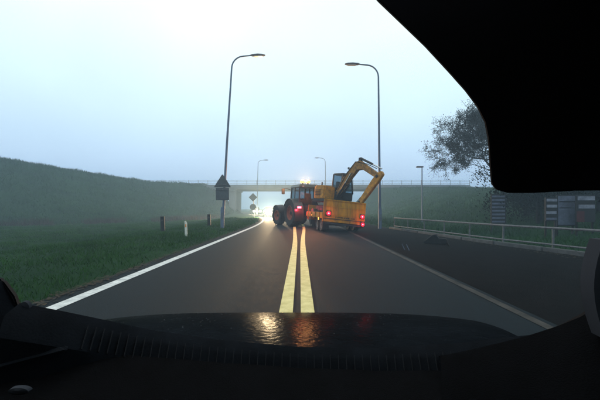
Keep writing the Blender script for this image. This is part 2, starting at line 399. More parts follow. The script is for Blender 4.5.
# ------------------------------------------------------------------ signs
sg = empty('warning_sign', (-4.79, 19.84, 0), 0, 'grey backs of a triangular sign over a square plate on the lamp pole', 'road sign')
c0 = at(222.4, 0, 19.84).x+4.79
def zpy(py, Y): return CAMZ-(py-HOR)/F*Y
Y0 = 19.8
z1, z2, z3 = zpy(174.5, Y0), zpy(187.2, Y0), zpy(200.2, Y0)
fr_ = ((c0, 0, 0), (1,0,0), (0,0,1), (0,1,0))
MB().prism([(-.52, z2+.03), (-.5, z2), (.5, z2), (.52, z2+.03), (.03, z1), (-.03, z1)], .03, fr_).build('triangle_plate', M['signback'], sg, .006)
MB().prism([(-.41, z3), (.41, z3), (.41, z2-.03), (-.41, z2-.03)], .03, fr_).build('square_plate', M['signback'], sg, .008)
for z in (z3+.12, z2-.15, z2+.15): MB().box((c0, -.02, z), (.62, .03, .05)).build('bracket', M['galv'], sg, .004)
Y1 = 42.0; xs1 = at(253.4, 0, Y1).x; zb = height(xs1, Y1)
s2 = empty('road_sign', (xs1, Y1, zb-.02), 0, 'diamond plate above a round plate on a thin post by the far verge', 'road sign')
dz, rz_ = zpy(197.2, Y1)-zb, zpy(206.9, Y1)-zb
MB().tube([(.05,.04,0), (0,.04,dz+.3)], .038, 8).build('post', M['galv'], s2)
MB().prism([(-.56, dz), (0, dz-.56), (.56, dz), (0, dz+.56)], .03, ((-.05,-.01,0), (1,0,0), (0,0,1), (0,1,0))).build('diamond_plate', M['signback'], s2, .006)
MB().disc((-.05, -.01, rz_), .42, (0,1,0), 20, .03).build('round_plate', M['signback'], s2)

# ------------------------------------------------------------------ posts on the left verge
def bollard(px, pyb, hpx, label):
    Y = F*CAMZ/(pyb-HOR); x = (px-300)/F*Y; z0 = height(x, Y)-.03; H = hpx/F*Y-z0*0
    t = empty('bollard', (x, Y, z0), random.uniform(-.2, .2), label, 'bollard', 'black bollards on the left verge')
    t.rotation_euler = (R(1.5), R(-1.5), .1)
    MB().box((0, 0, H/2), (.22, .16, H), taper=(.95, .95)).build('post', M['bollard'], t, .02)
    MB().box((0, 0, H+.012), (.235, .175, .04)).build('cap', M['bollard'], t, .012)
    MB().box((0, -.085, H*.78), (.10, .012, .10)).build('reflector', M['dark'], t, .004)
bollard(163, 231, 15.0, 'nearer black bollard on the left verge, left of the white marker post')
bollard(209.3, 226.5, 11.5, 'farther black bollard between the white marker post and the street lamp')
Y = 13.9; x = at(186.3, 0, Y).x
t = empty('marker_post', (x, Y, height(x, Y)-.03), .1, 'slim white marker post standing in the left verge grass', 'marker post'); t.rotation_euler = (0, R(-2), .1)
MB().prism([(-.055, 0), (.055, 0), (.05, .62), (.0, .72), (-.05, .70)], .05, ((0,-.025,0), (1,0,0), (0,0,1), (0,1,0))).build('post', M['whitepost'], t, .008)
MB().box((.0, -.03, .50), (.05, .012, .13)).build('reflector', M['amber_refl'], t, .003)

# ------------------------------------------------------------------ railing on the right
rail_pts = [Vector((5.9, 20.0)), Vector((7.15, 11.6)), Vector((7.95, 8.4)), Vector((9.4, 2.0))]
rg = empty('pedestrian_railing', (0, 0, 0), 0, 'low grey metal railing running along the right shoulder', 'railing')
def along(d):
    for a, b in zip(rail_pts, rail_pts[1:]):
        L = (b-a).length
        if d <= L: return a+(b-a)*(d/L)
        d -= L
    return rail_pts[-1]
TOT = sum((b-a).length for a, b in zip(rail_pts, rail_pts[1:]))
def rz(p): return .68+.05*max(0, (12-p.y)/10)
d = 0.0; dl = []
while d < TOT: dl.append(d); d += 1.75
for d in dl:
    p = along(d); MB().tube([(p.x, p.y, height(p.x, p.y)-.1), (p.x, p.y, rz(p))], .032, 8).build('post', M['galv'], rg)
for k, (zz, r) in enumerate(((0, .036), (-.50, .028))):
    MB().tube([(along(d).x, along(d).y, rz(along(d))+zz) for d in dl], r, 8).build('top_rail' if k == 0 else 'lower_rail', M['galv'], rg, smooth=True)
kb = MB()
for d in dl[:-1]:
    a, b = along(d), along(d+1.70); kb = MB()
    kb.bar((a.x-.25, a.y, .05), (b.x-.25, b.y, .05), .18, .14); kb.build('kerb_stone', M['pale_conc'], rg, .015)
# fallen block, marker pegs
p = at(433, 244, 11.8)
bl = empty('concrete_block', (p.x, p.y, .0), R(-25), 'dark wedge-shaped concrete block lying in front of the railing', 'block')
MB().prism([(-.32, 0), (.30, 0), (.26, .10), (.10, .34), (-.02, .30), (-.30, .06)], .45, ((0,-.2,0.004), (1,0,0), (0,0,1), (0,1,0))).build('wedge', M['block'], bl, .02)
MB().box((.30, .02, .10), (.34, .40, .19)).build('footing', M['block'], bl, .03)
for i, (a, b, lab) in enumerate((((402.0, 244), (405.0, 250), 'left of two thin white pegs on the dark shoulder'), ((406.5, 244.5), (409.5, 250.5), 'right of two thin white pegs on the dark shoulder'), ((446, 240), (449.5, 246), 'thin white peg beside the dark concrete block'))):
    Y = F*CAMZ/(b[1]-HOR)
    q0, q1 = at(*b, Y), at(*a, Y); q0.z = -.02
    o = MB().tube([q0, q1], [.014, .011], 6).build('marker_peg', M['paint_dim'] if i == 2 else M['blue_board']); tag(o, lab, 'peg', 'small white pegs by the shoulder')

# ------------------------------------------------------------------ boards and added evergreens on the right
def board(px0, px1, py0, py1, Y, rows_, label, yaw=.0, base='dark_board'):
    a, b = at(px0, py0, Y), at(px1, py1, Y); W = b.x-a.x; H = a.z-b.z; cx = (a.x+b.x)/2; zg = height(cx, Y)
    t = empty('display_board', (cx, Y, zg-.05), yaw, label, 'board')
    zb_ = b.z-zg+.05
    MB().box((0, 0, zb_+H/2), (W, .05, H)).build('panel', M[base], t, .006)
    for s_ in (-1, 1): MB().box((s_*W*.42, .055, (zb_+H)/2), (.06, .05, zb_+H)).build('post', M['bollard'], t)
    for (u0, u1, v0, v1, m) in rows_:
        MB().box(((u0+u1)/2*W-W/2, -.035, zb_+H-(v0+v1)/2*H), ((u1-u0)*W, .018, (v1-v0)*H)).build('stripe', M[m], t, .003)
st = [(.05, .95, .06, .17, 'white_board'), (.05, .95, .31, .43, 'white_board'), (.02, .9, .58, .70, 'white_board'), (.02, .9, .86, .95, 'blue_board')]
board(545.5, 557, 197.5, 221, 13.2, st, 'board with broad white and dark horizontal bands, behind the railing')
board(556.5, 575, 195, 226, 13.6, [(.05, .95, .04, .96, 'blue_board'), (.1, .9, .2, .24, 'white_board'), (.1, .9, .4, .43, 'white_board')], 'dim pale blue board beside the banded one')
board(576, 595, 195, 222, 13.1, [(.05, .95, .05, .20, 'white_board'), (.1, .95, .36, .5, 'white_board'), (.0, .4, .6, 1., 'red_board')], 'rightmost board with two white bands above a dark red corner')
board(491, 506, 194, 224, 16.2, [(.05, .9, .05+.12*k, .11+.12*k, 'blue_board') for k in range(8)], 'dim board with thin grey stripes under the edge of the black sunshade')
def leafmass(name, n, fn, size, m, parent=None):
    b = MB(); v = b.v; f = b.f
    for _ in range(n):
        p = fn()
        if p is None: continue
        s_ = size*random.uniform(.6, 1.3); a = Vector((random.gauss(0,1), random.gauss(0,1), random.gauss(0,1))).normalized(); u = a.orthogonal().normalized(); w_ = a.cross(u)
        i = len(v); v += [tuple(p-u*s_), tuple(p+w_*s_*.45), tuple(p+u*s_), tuple(p-w_*s_*.45)]; f.append((i, i+1, i+2, i+3))
    return b.build(name, m, parent, fix=False)
def shrub_tree(x, y, hgt, rx, ry, label):  # evergreens added to cut skylight and reflections on the right
    z0 = height(x, y)
    t = empty('added_evergreen', (x, y, z0-.05), random.random()*6, label, 'tree', 'dark evergreens added behind the boards')
    b = MB(); b.tube([(0,0,0), (.05,.03,hgt*.4), (0,.1,hgt*.85)], [.16, .12, .03], 8)
    for k in range(9):
        a = random.random()*6.28; zz = hgt*random.uniform(.15, .7); r = rx*.8*(1-zz/hgt*.5)
        b.tube([(0,.03,zz), (math.cos(a)*r*.5, math.sin(a)*r*.5, zz+.25), (math.cos(a)*r, math.sin(a)*r, zz+.4)], [.05, .03, .01], 5)
    b.build('trunk', M['bark'], t)
    cl = [Vector((random.gauss(0,.5)*rx, random.gauss(0,.5)*ry, hgt*random.uniform(.06, .98))) for _ in range(80)]
    def fn():
        c = random.choice(cl); k = 1-.55*max(0, c.z/hgt-.4)
        return Vector((c.x*k+random.gauss(0,.30)*rx*.6, c.y*k+random.gauss(0,.3)*ry*.6, max(.05, c.z+random.gauss(0,.35))))
    leafmass('crown', 26000, fn, .075, M['hedge'], t)
for i, (x, y, hh, lab) in enumerate(((13.9, 19.6, 10., 'added dark evergreen behind the thin-striped board, farthest along the railing'), (13.0, 17.4, 10.5, 'added dark evergreen left of the banded boards'), (15.4, 16.4, 11, 'added dark evergreen right behind the banded boards'), (15.2, 12.4, 10., 'added dark evergreen at the far right edge, nearest the railing'))):
    shrub_tree(x, y, hh, 1.9, 1.7, lab)

# ------------------------------------------------------------------ bare tree on the right bank
def bare_tree(x, y, hgt, label):
    rnd = random.Random(11); z0 = height(x, y)
    t = empty('deciduous_tree', (x, y, z0-.1), 0, label, 'tree')
    b = MB(); tips = []
    def grow(p, d, L, r, lev):
        pts = [p]; rad = [r]; n = 4
        for k in range(n):
            d = (d+Vector((rnd.gauss(0,.13), rnd.gauss(0,.13), rnd.gauss(.02,.10)))).normalized()
            p = p+d*(L/n); pts.append(p); rad.append(r*(1-.55*(k+1)/n))
        b.tube(pts, rad, 7 if lev < 2 else (5 if lev < 3 else 3), cap=False)
        if lev >= 3:
            tips.extend(pts[1:])
        if lev >= 5: return
        nb = (6, 5, 5, 4, 4)[lev]
        for k in range(nb):
            i = rnd.choice((2,3,4,4)) if lev else rnd.choice((2,3,4,4,4)); q = pts[i]
            ax = d.orthogonal().normalized(); ax = Matrix.Rotation(rnd.random()*6.283+k*2.1, 3, d) @ ax
            nd = (d*rnd.uniform(.55, 1.0)+ax*rnd.uniform(.55, 1.0)+Vector((0,0,.05))).normalized()
            if lev < 2 and nd.z < .05: nd.z = .12; nd.normalize()
            grow(q, nd, L*rnd.uniform(.60, .82), max(.018, rad[i]*rnd.uniform(.55, .72)), lev+1)
    grow(Vector((0,0,0)), Vector((.03,0,1)), hgt*.30, .26, 0)
    b.build('trunk', M['bark'], t, fix=False)
    def fn():
        p = rnd.choice(tips); return p+Vector((rnd.gauss(0,.11), rnd.gauss(0,.11), rnd.gauss(0,.11)))
    leafmass('crown', 62000, fn, .052, M['leaf'], t)
bare_tree(16.7, 26, 11.6, 'spreading nearly leafless tree on the right bank against the sky')

# ------------------------------------------------------------------ vehicles
def wheel_meshes(r, w_, rimr, nl, rm):
    hw = w_/2
    prof = [(-hw*.80, rimr), (-hw, rimr+(r-rimr)*.35), (-hw*.98, r*.90), (-hw*.80, r*.965), (hw*.80, r*.965), (hw*.98, r*.90), (hw, rimr+(r-rimr)*.35), (hw*.80, rimr)]
    ty = MB().lathe(prof, (0,0,0), 'X', 32)
    for k in range(nl):
        for s_ in (-1, 1):
            a = 2*math.pi*(k+(.5 if s_ > 0 else 0))/nl
            rot = Matrix.Rotation(a, 3, 'X') @ Matrix.Rotation(s_*R(38), 3, 'Z')
            c = Matrix.Rotation(a, 3, 'X') @ Vector((s_*hw*.46, 0, r*.975))
            ty.box(c, (hw*1.0, r*.075, r*.075), rot)
    tm = ty.mesh('wheel', M['rubber'], 0, True)
    rp = [(-hw*.82, rimr*1.01), (-hw*.86, rimr*.95), (-hw*.45, rimr*.86), (-hw*.30, rimr*.45), (-hw*.42, rimr*.30), (-hw*.42, .001), (hw*.42, .001), (hw*.42, rimr*.30), (hw*.30, rimr*.45), (hw*.45, rimr*.86), (hw*.86, rimr*.95), (hw*.82, rimr*1.01)]
    rmesh = MB().lathe(rp, (0,0,0), 'X', 28).mesh('rim', rm, 0, True)
    hb = MB()
    for s_ in (-1, 1):
        hb.lathe([(s_*hw*.40, rimr*.24), (s_*hw*.62, rimr*.20), (s_*hw*.66, .001)], (0,0,0), 'X', 14, False)
        for k in range(8):
            a = 2*math.pi*k/8; hb.tube([(s_*hw*.30, rimr*.37*math.cos(a), rimr*.37*math.sin(a)), (s_*hw*.44, rimr*.37*math.cos(a), rimr*.37*math.sin(a))], rimr*.04, 6)
    return tm, rmesh, hb.mesh('hub', M['dark'], 0, True)
def wheel(ms, parent, loc, rz_=0):
    a = inst('wheel', ms[0], parent, loc, (0, 0, rz_)); inst('rim', ms[1], a); inst('hub', ms[2], a); return a
def lamp_light(parent, loc, col, energy, r=.05, kind='POINT', cone=60, aim=(0,1,0)):
    l = bpy.data.lights.new('lamp_light', kind); l.energy = energy; l.color = col; l.shadow_soft_size = r
    o = link(bpy.data.objects.new('lamp_light', l)); o.location = loc; o.parent = parent
    if kind == 'SPOT':
        l.spot_size = R(cone); l.spot_blend = 1.0; o.rotation_euler = Vector(aim).to_track_quat('-Z', 'Y').to_euler()
    return o

# ---- tractor (local +y is forward)
T_YAW = R(25)
tr = empty('tractor', (.36, 22.9, 0), T_YAW, 'dark green tractor with orange-red rims and lit amber beacon, swung across the road', 'tractor')
RW = wheel_meshes(.96, .62, .52, 20, M['rim']); FW = wheel_meshes(.74, .50, .40, 18, M['rim'])
for s_ in (-1, 1):
    wheel(RW, tr, (s_*.95, 0, .955))
    wheel(FW, tr, (s_*.92, 2.78, .735), R(8))
MB().box((0, .2, .95), (.55, 1.6, .5)).build('gearbox', M['dark'], tr, .05)
MB().box((0, 2.0, .98), (.5, 2.2, .4)).build('chassis', M['dark'], tr, .04)
MB().tube([(-.9, 0, .95), (.9, 0, .95)], .17, 12).build('rear_axle', M['dark'], tr)
MB().tube([(-.85, 2.78, .74), (.85, 2.78, .74)], .11, 10).build('front_axle', M['dark'], tr)
hd = MB(); hsec = [(.75, .46, 1.15, 2.02), (1.6, .45, 1.15, 1.98), (2.6, .42, 1.12, 1.86), (3.15, .38, 1.08, 1.70), (3.32, .32, 1.05, 1.55)]
for y, hw, za, zc in hsec:
    hd.v += [(-hw, y, za), (-hw, y, zc-.16), (-hw*.72, y, zc), (hw*.72, y, zc), (hw, y, zc-.16), (hw, y, za)]
for i in range(len(hsec)-1):
    for k in range(6): hd.f.append((i*6+k, i*6+(k+1) % 6, (i+1)*6+(k+1) % 6, (i+1)*6+k))
hd.f += [tuple(range(6)), tuple(24+k for k in range(6))]
hood = hd.build('hood', M['tractor'], tr, .03)
MB().box((0, 3.33, 1.28), (.5, .03, .4)).build('grille', M['blackplast'], hood)
for s_ in (-1, 1): MB().box((s_*.47, 1.9, 1.5), (.02, .9, .35)).build('side_vent', M['blackplast'], hood, .006)
MB().box((0, 3.45, .85), (.85, .35, .5)).build('front_weight', M['dark'], tr, .05)
# cab: frame posts, panes, roof
cb = [(-.80, -.72), (.80, -.72), (.80, .82), (-.80, .82)]; ctp = [(-.72, -.62), (.72, -.62), (.72, .70), (-.72, .70)]
zc0, zc1 = 1.42, 2.72
MB().box((0, .05, 1.25), (1.5, 1.5, .34)).build('cab_floor', M['tractor'], tr, .04)
for i in range(4):
    a, b = cb[i], ctp[i]
    MB().bar((a[0], a[1], zc0-.1), (b[0], b[1], zc1), .09, .09).build('cab_post', M['blackplast'], tr, .012)
for s_ in (-1, 1): MB().bar((s_*.80, .10, zc0), (s_*.73, .08, zc1), .07, .06).build('cab_post', M['blackplast'], tr, .01)
for i in range(4):
    j = (i+1) % 4; a, b, c, d_ = [Vector(q) for q in ((*cb[i], zc0), (*cb[j], zc0), (*ctp[j], zc1), (*ctp[i], zc1))]
    n_ = (b-a).cross(d_-a).normalized()*.006
    m_ = MB(); m_.v = [tuple(q+o_) for o_ in (-n_, n_) for q in (a, b, c, d_)]; m_.f = [(3,2,1,0), (4,5,6,7), (0,1,5,4), (1,2,6,5), (2,3,7,6), (3,0,4,7)]
    m_.build('window_pane', M['glass'], tr)
    MB().bar((*cb[i], zc0), (*cb[j], zc0), .07, .07).build('window_rail', M['blackplast'], tr, .01)
rf = MB().box((0, .05, 2.84), (1.62, 1.65, .24), taper=(.86, .88)).build('roof', M['tractor'], tr, .05, True)
for s_ in (-1, 1):
    wl = MB().box((s_*.55, -.80, 2.80), (.20, .06, .12)).build('work_lamp', M['blackplast'], rf, .015)
    MB().box((s_*.55, -.835, 2.80), (.15, .012, .08)).build('lens', M['lens'], wl)
st_ = MB().box((0, -.25, 1.55), (.5, .5, .14)); st_.box((0, -.48, 1.95), (.48, .12, .75)); st_.build('seat', M['seat'], tr, .05)
MB().lathe([(-.015, .19), (.0, .205), (.015, .19), (0, .175)], (0, .35, 1.95), 'Z', 18).build('steering_wheel', M['blackplast'], tr)
for s_ in (-1, 1):
    fd = MB(); nn = 9
    for k in range(nn):
        a = R(-28+k*(178/(nn-1))); yy, zz = -math.cos(a)*1.06, .955+math.sin(a)*1.04
        yy = -yy if False else yy
        for xx, dz_ in ((.60, 0), (1.27, -.02), (1.27, -.06), (.60, -.05)): fd.v.append((s_*xx, yy, zz+dz_))
    for k in range(nn-1):
        for q in range(4): fd.f.append((k*4+q, k*4+(q+1) % 4, (k+1)*4+(q+1) % 4, (k+1)*4+q))
    fd.f += [(0,1,2,3), tuple((nn-1)*4+q for q in range(4))]
    fo = fd.build('rear_fender', M['tractor'], tr, 0, True)
    lb = MB().box((s_*.98, -1.10, 1.34), (.34, .08, .16)).build('lamp_box', M['blackplast'], fo, .015)
    MB().box((s_*.98, -1.15, 1.34), (.28, .02, .12)).build('tail_lamp', M['e_red'], lb, .008)
    ff = MB(); nn = 7
    for k in range(nn):
        a = R(20+k*20); yy, zz = 2.78-math.cos(a)*.84, .735+math.sin(a)*.84
        for xx, dz_ in ((.66, 0), (1.20, -.03), (1.20, -.06), (.66, -.04)): ff.v.append((s_*xx, yy, zz+dz_))
    for k in range(nn-1):
        for q in range(4): ff.f.append((k*4+q, k*4+(q+1) % 4, (k+1)*4+(q+1) % 4, (k+1)*4+q))
    ff.f += [(0,1,2,3), tuple((nn-1)*4+q for q in range(4))]
    ff.build('front_fender', M['blackplast'], tr, 0, True)
    mi = MB().tube([(s_*.74, .74, 2.60), (s_*1.05, .92, 2.72), (s_*1.28, .95, 2.70)], .022, 6).build('mirror_arm', M['blackplast'], tr)
    MB().box((s_*1.30, .95, 2.50), (.24, .07, .40)).build('mirror', M['blackplast'], mi, .025)
    for k in range(3): MB().box((s_*.92, .95, .55+.30*k), (.36, .25, .04)).build('step', M['dark'], tr, .008)
MB().tube([(.50, 1.0, 1.6), (.50, 1.0, 2.5), (.50, .96, 2.85), (.50, .86, 2.98)], [.07, .065, .06, .055], 10).build('exhaust_pipe', M['dark'], tr, 0, True)
MB().box((-.62, .7, 1.0), (.35, .8, .42)).build('fuel_tank', M['blackplast'], tr, .05)
for s_ in (-1, 1): MB().bar((s_*.3, -.5, .75), (s_*.42, -1.25, .62), .07, .10).build('lift_arm', M['dark'], tr, .01)
MB().bar((0, -.6, .62), (0, -1.28, .52), .12, .10).build('tow_hitch', M['dark'], tr, .01)
def beacon(x, y, z, e=True):
    st2 = MB().tube([(x, y, z), (x, y, z+.10)], [.06, .05], 8).build('beacon_base', M['blackplast'], rf)
    MB().tube([(x, y, z+.10), (x, y, z+.16), (x, y, z+.27), (x, y, z+.31)], [.14, .17, .16, .08], 14).build('beacon_lamp', M['e_amber'], st2, 0, True)
    lamp_light(tr, (x, y, z+.40), (1, .40, .14), 800, .08)
beacon(-.40, -.45, 2.94); beacon(-.02, -.50, 2.94)
lamp_light(tr, (-1.0, -1.35, 1.32), (1, .03, .06), 70, .06)

# ---- low-loader trailer (local +y forward, root under the rear edge)
L_YAW = R(10)
tl = empty('low_loader_trailer', (2.35, 17.2, 0), L_YAW, 'yellow low-loader trailer leaning right, rear ramp folded up, red tail lamps lit', 'trailer')
ROLL = Matrix.Translation((0,0,1.0)) @ Matrix.Rotation(R(6.0), 4, 'Y') @ Matrix.Translation((0,0,-1.0))
def TM(): q = MB(); q.m = ROLL; return q
TM().box((0, 2.1, .74), (2.26, 4.2, .18)).build('bed_frame', M['yellow'], tl, .02)
for s_ in (-1, 1):
    TM().box((s_*1.15, 2.1, .80), (.10, 4.24, .32)).build('side_rail', M['yellow'], tl, .02)
    for k in range(4): TM().box((s_*1.22, .5+k*1.05, .80), (.04, .08, .30)).build('side_stake', M['yellow'], tl, .006)
pk = MB().box((0, 0, 0), (.36, 4.1, .05)).mesh('deck_plank', M['wood'], .008)
for k in range(6):
    o = inst('deck_plank', pk, tl); o.matrix_local = ROLL @ Matrix.Translation((-.95+.38*k, 2.1, .86))
TM().box((0, 4.16, 1.10), (2.26, .09, .62)).build('headboard', M['yellow'], tl, .02)
ramp = TM().box((0, -.05, 1.08), (2.34, .07, 1.20)).build('ramp', M['yellow'], tl, .012)
for xx in (-1.14, 1.14): TM().box((xx, -.10, 1.08), (.06, .05, 1.20)).build('ramp_rib', M['yellow'], ramp, .006)
for zz in (.51, 1.65): TM().box((0, -.10, zz), (2.22, .05, .06)).build('ramp_edge', M['yellow'], ramp, .006)
TM().box((0, -.105, .66), (2.2, .03, .03)).build('ramp_bar', M['dark'], ramp, .004)
lt = TM(); xx = -.45                                     # worn lettering, too blurred in the photograph to read
while xx < .62:
    w_ = random.uniform(.03, .07); lt.box((xx, -.091, .755), (w_, .008, random.uniform(.05, .085))); xx += w_+random.uniform(.015, .04)
lt.build('lettering', M['letter'], ramp)
for s_ in (-1, 1): TM().tube([(s_*.75, -.06, .48), (s_*.75+.16, -.06, .48)], .05, 10).build('ramp_hinge', M['dark'], ramp)
def tail(x, z, m, w_=.15, h_=.11, e=18, col=(1, .04, .07)):
    bx = TM().box((x, -.15, z), (w_+.05, .06, h_+.05)).build('lamp_housing', M['blackplast'], tl, .01)
    TM().tube([(x, -.175, z), (x, -.195, z), (x, -.20, z)], [w_/2, w_/2, w_*.4], 16).build('tail_lamp', M['e_red2'], bx, 0, True)
    TM().tube([(x, -.20, z), (x, -.215, z)], [w_*.20, w_*.14], 12).build('bulb', m, bx, 0, True)
    if e: lamp_light(tl, ROLL @ Vector((x, -.40, z)), col, e, .05)
tail(-.88, .93, M['e_red'], .22, .22, 5); tail(1.00, .93, M['e_red'], .20, .20, 4)
tail(1.06, .52, M['e_red'], .18, .24, 7)
TM().box((0, -.09, .40), (2.3, .08, .10)).build('bumper', M['dark'], tl, .01)
sm = TM().box((-1.25, .35, .60), (.05, .14, .14)).build('lamp_housing', M['blackplast'], tl, .01)
TM().box((-1.28, .34, .60), (.02, .12, .12)).build('side_marker', M['e_orange'], sm)
lamp_light(tl, (-1.48, .1, .60), (1, .12, .08), 9, .05)
for yy in (2.2,):
    sm = TM().box((-1.23, yy, .76), (.04, .10, .08)).build('lamp_housing', M['blackplast'], tl, .01); TM().box((-1.255, yy, .76), (.02, .07, .05)).build('side_marker', M['e_orange'], sm)
TWm = wheel_meshes(.40, .30, .22, 22, M['rim_y'])
for yy in (.85, 1.75):
    MB().tube([(-1.0, yy, .40), (1.0, yy, .36)], .07, 8).build('axle', M['dark'], tl)
    for s_ in (-1, 1): wheel(TWm, tl, (s_*.93, yy, .395))
for s_ in (-1, 1):
    MB().box((s_*.93, .26, .34), (.34, .02, .34)).build('mud_flap', M['blackplast'], tl)
for s_ in (-1, 1):
    for yy in (1.6, 4.0): TM().tube([(s_*1.12, yy, .92), (s_*.95, yy-.12, 1.02), (s_*.72, yy-.25, 1.10)], .022, 6).build('lashing_chain', M['dark'], tl)
for zz in (.86, 1.30): TM().box((0, -.092, zz), (2.2, .025, .05)).build('ramp_rib', M['yellow'], ramp, .006)
for xx in (-.38, .38): TM().box((xx, -.092, 1.08), (.05, .025, 1.08)).build('ramp_rib', M['yellow'], ramp, .006)
# drawbar swings to the tractor's hitch
Lm = Matrix.Translation((2.35, 17.2, 0)) @ Matrix.Rotation(L_YAW, 4, 'Z')
hw_ = Matrix.Translation((.36, 22.9, 0)) @ Matrix.Rotation(T_YAW, 4, 'Z') @ Vector((0, -1.25, .58))
hl = Lm.inverted() @ hw_
db = MB(); db.bar((-.7, 4.1, .72), hl, .12, .14); db.bar((.5, 4.1, .66), hl, .12, .14); db.build('drawbar', M['yellow'], tl, .015)
MB().box((-.75, 4.55, .72), (.62, .34, .40)).build('tool_box', M['yellow'], tl, .03)
MB().tube([(-.95, 4.3, .12), (-.95, 4.3, .95)], .045, 8).build('support_leg', M['chrome'], tl)
MB().tube([(-.2, 4.15, .9), (hl.x*.5, 4.7, 1.25), (hl.x, hl.y, .95)], .02, 6).build('air_hose', M['rubber'], tl, 0, True)

for k, (dx_, sag) in enumerate(((-.10, .42), (.02, .30), (.14, .52))):
    MB().tube([(-.5+dx_, 4.2, 1.0), (hl.x*.4+dx_, 4.45, 1.0-sag*.5), (hl.x*.8+dx_, hl.y-.1, .95-sag*.3), (hl.x+dx_, hl.y+.35, 1.25)], .018, 6).build('hydraulic_hose', M['rubber'], tl, 0, True)
for yy, zz in ((3.6, 1.06), (3.9, 1.0)): TM().tube([(-.95, yy, zz), (-.35, yy+.05, zz)], .13, 10).build('fuel_can', M['dark'], tl, .01)
TM().box((-.95, 2.9, .99), (.30, .7, .22)).build('timber_chock', M['wood'], tl, .015)
TM().box((-.2, -.13, .36), (.55, .02, .12)).build('plate_holder', M['blackplast'], tl, .004)
# ---- excavator riding on the trailer (local +y is where the arm points)
E_YAW = R(216.87)
ex = empty('excavator', (2.00, 20.1, .90), 0, 'yellow tracked excavator with dark cab and raised bent arm on the trailer', 'excavator')
ex.rotation_euler = (Matrix.Rotation(L_YAW, 3, 'Z') @ Matrix.Rotation(R(5), 3, 'Y') @ Matrix.Rotation(E_YAW-L_YAW, 3, 'Z')).to_euler()
cyaw = -(E_YAW-L_YAW)
for s_ in (-1, 1):
    tk = MB(); tk.m = Matrix.Rotation(cyaw, 4, 'Z')
    pr = []
    for k in range(24):
        a = 2*math.pi*k/24; pr.append((math.cos(a)*.24+(.85 if math.cos(a) > 0 else -.85), .25+math.sin(a)*.24))
    tk.prism(pr, .34, ((s_*.66-.17, 0, 0), (0,1,0), (0,0,1), (1,0,0)))
    to = tk.build('track', M['rubber'], ex, .0, True)
    for k in range(-9, 10):
        gk = MB(); gk.m = Matrix.Rotation(cyaw, 4, 'Z'); gk.box((s_*.66, k*.095, .495), (.35, .035, .03)); gk.build('track_shoe', M['rubber'], to)
    for k in range(5):
        rk = MB(); rk.m = Matrix.Rotation(cyaw, 4, 'Z'); rk.tube([(s_*.66-.19, -.7+.35*k, .22), (s_*.66+.19, -.7+.35*k, .22)], .12, 10); rk.build('track_roller', M['dark'], to)
MB().box((0, 0, .42), (.95, 1.1, .30), Matrix.Rotation(cyaw, 3, 'Z')).build('undercarriage', M['dark'], ex, .03)
MB().tube([(0,0,.55), (0,0,.74)], .45, 20).build('slew_ring', M['dark'], ex)
MB().box((0, -.15, .82), (1.75, 1.75, .18)).build('platform', M['dark'], ex, .04)
cw = MB(); n = 13; pl = [(math.sin(R(-75+150*k/(n-1)))*.93, -.55-math.cos(R(-75+150*k/(n-1)))*.72) for k in range(n)]+[(.88, .1), (-.05, .1), (-.05, -.3), (-.88, -.3)]
cw.prism(pl, .86, ((0,0,.88), (1,0,0), (0,1,0), (0,0,1))); cwo = cw.build('engine_cover', M['exyellow'], ex, .07, True)
MB().lathe([(0, .05), (0, .16), (.03, .15), (.03, .05)], (.02, -1.29, 1.38), 'Y', 18).build('cover_badge', M['dark'], cwo)
for k in range(4): MB().box((.925, -.45, 1.15+.1*k), (.02, .5, .035)).build('vent_slat', M['dark'], cwo)
MB().tube([(.5, -.6, 1.7), (.5, -.6, 1.98)], [.05, .045], 10).build('exhaust_pipe', M['dark'], ex)
# cab
cx0, cx1, cy0, cy1, cz0, cz1 = -.88, -.02, -.22, .82, .91, 2.52
MB().box(((cx0+cx1)/2, .3, 1.16), (.86, 1.04, .5)).build('cab_base', M['dark'], ex, .03)
cor = [(cx0, cy0), (cx1, cy0), (cx1, cy1), (cx0, cy1)]
for i, (a, b) in enumerate(cor):
    ty_ = b if b < 0 else b-.20
    MB().bar((a+(.03 if a < -.4 else -.03), b, 1.35), (a+(.06 if a < -.4 else -.06), ty_, cz1), .08, .08).build('cab_post', M['blackplast'], ex, .012)
MB().box(((cx0+cx1)/2, .20, cz1+.04), (.86, .98, .10), taper=(.88, .88)).build('cab_roof', M['blackplast'], ex, .03)
for (a, b) in ((0, 1), (1, 2), (2, 3), (3, 0)):
    p0, p1 = cor[a], cor[b]; f_ = lambda q: Vector((q[0]*.97-.01, q[1], 1.38)); g_ = lambda q: Vector((q[0]*.94-.02, q[1] if q[1] < 0 else q[1]-.2, cz1))
    A, B, C_, D = f_(p0), f_(p1), g_(p1), g_(p0); nn_ = (B-A).cross(D-A).normalized()*.005
    m_ = MB(); m_.v = [tuple(q+o_) for o_ in (-nn_, nn_) for q in (A, B, C_, D)]; m_.f = [(3,2,1,0), (4,5,6,7), (0,1,5,4), (1,2,6,5), (2,3,7,6), (3,0,4,7)]
    m_.build('window_pane', M['glass'], ex)
se = MB().box((-.45, .1, 1.45), (.45, .45, .12)); se.box((-.45, -.1, 1.8), (.42, .12, .65)); se.build('seat', M['seat'], ex, .04)
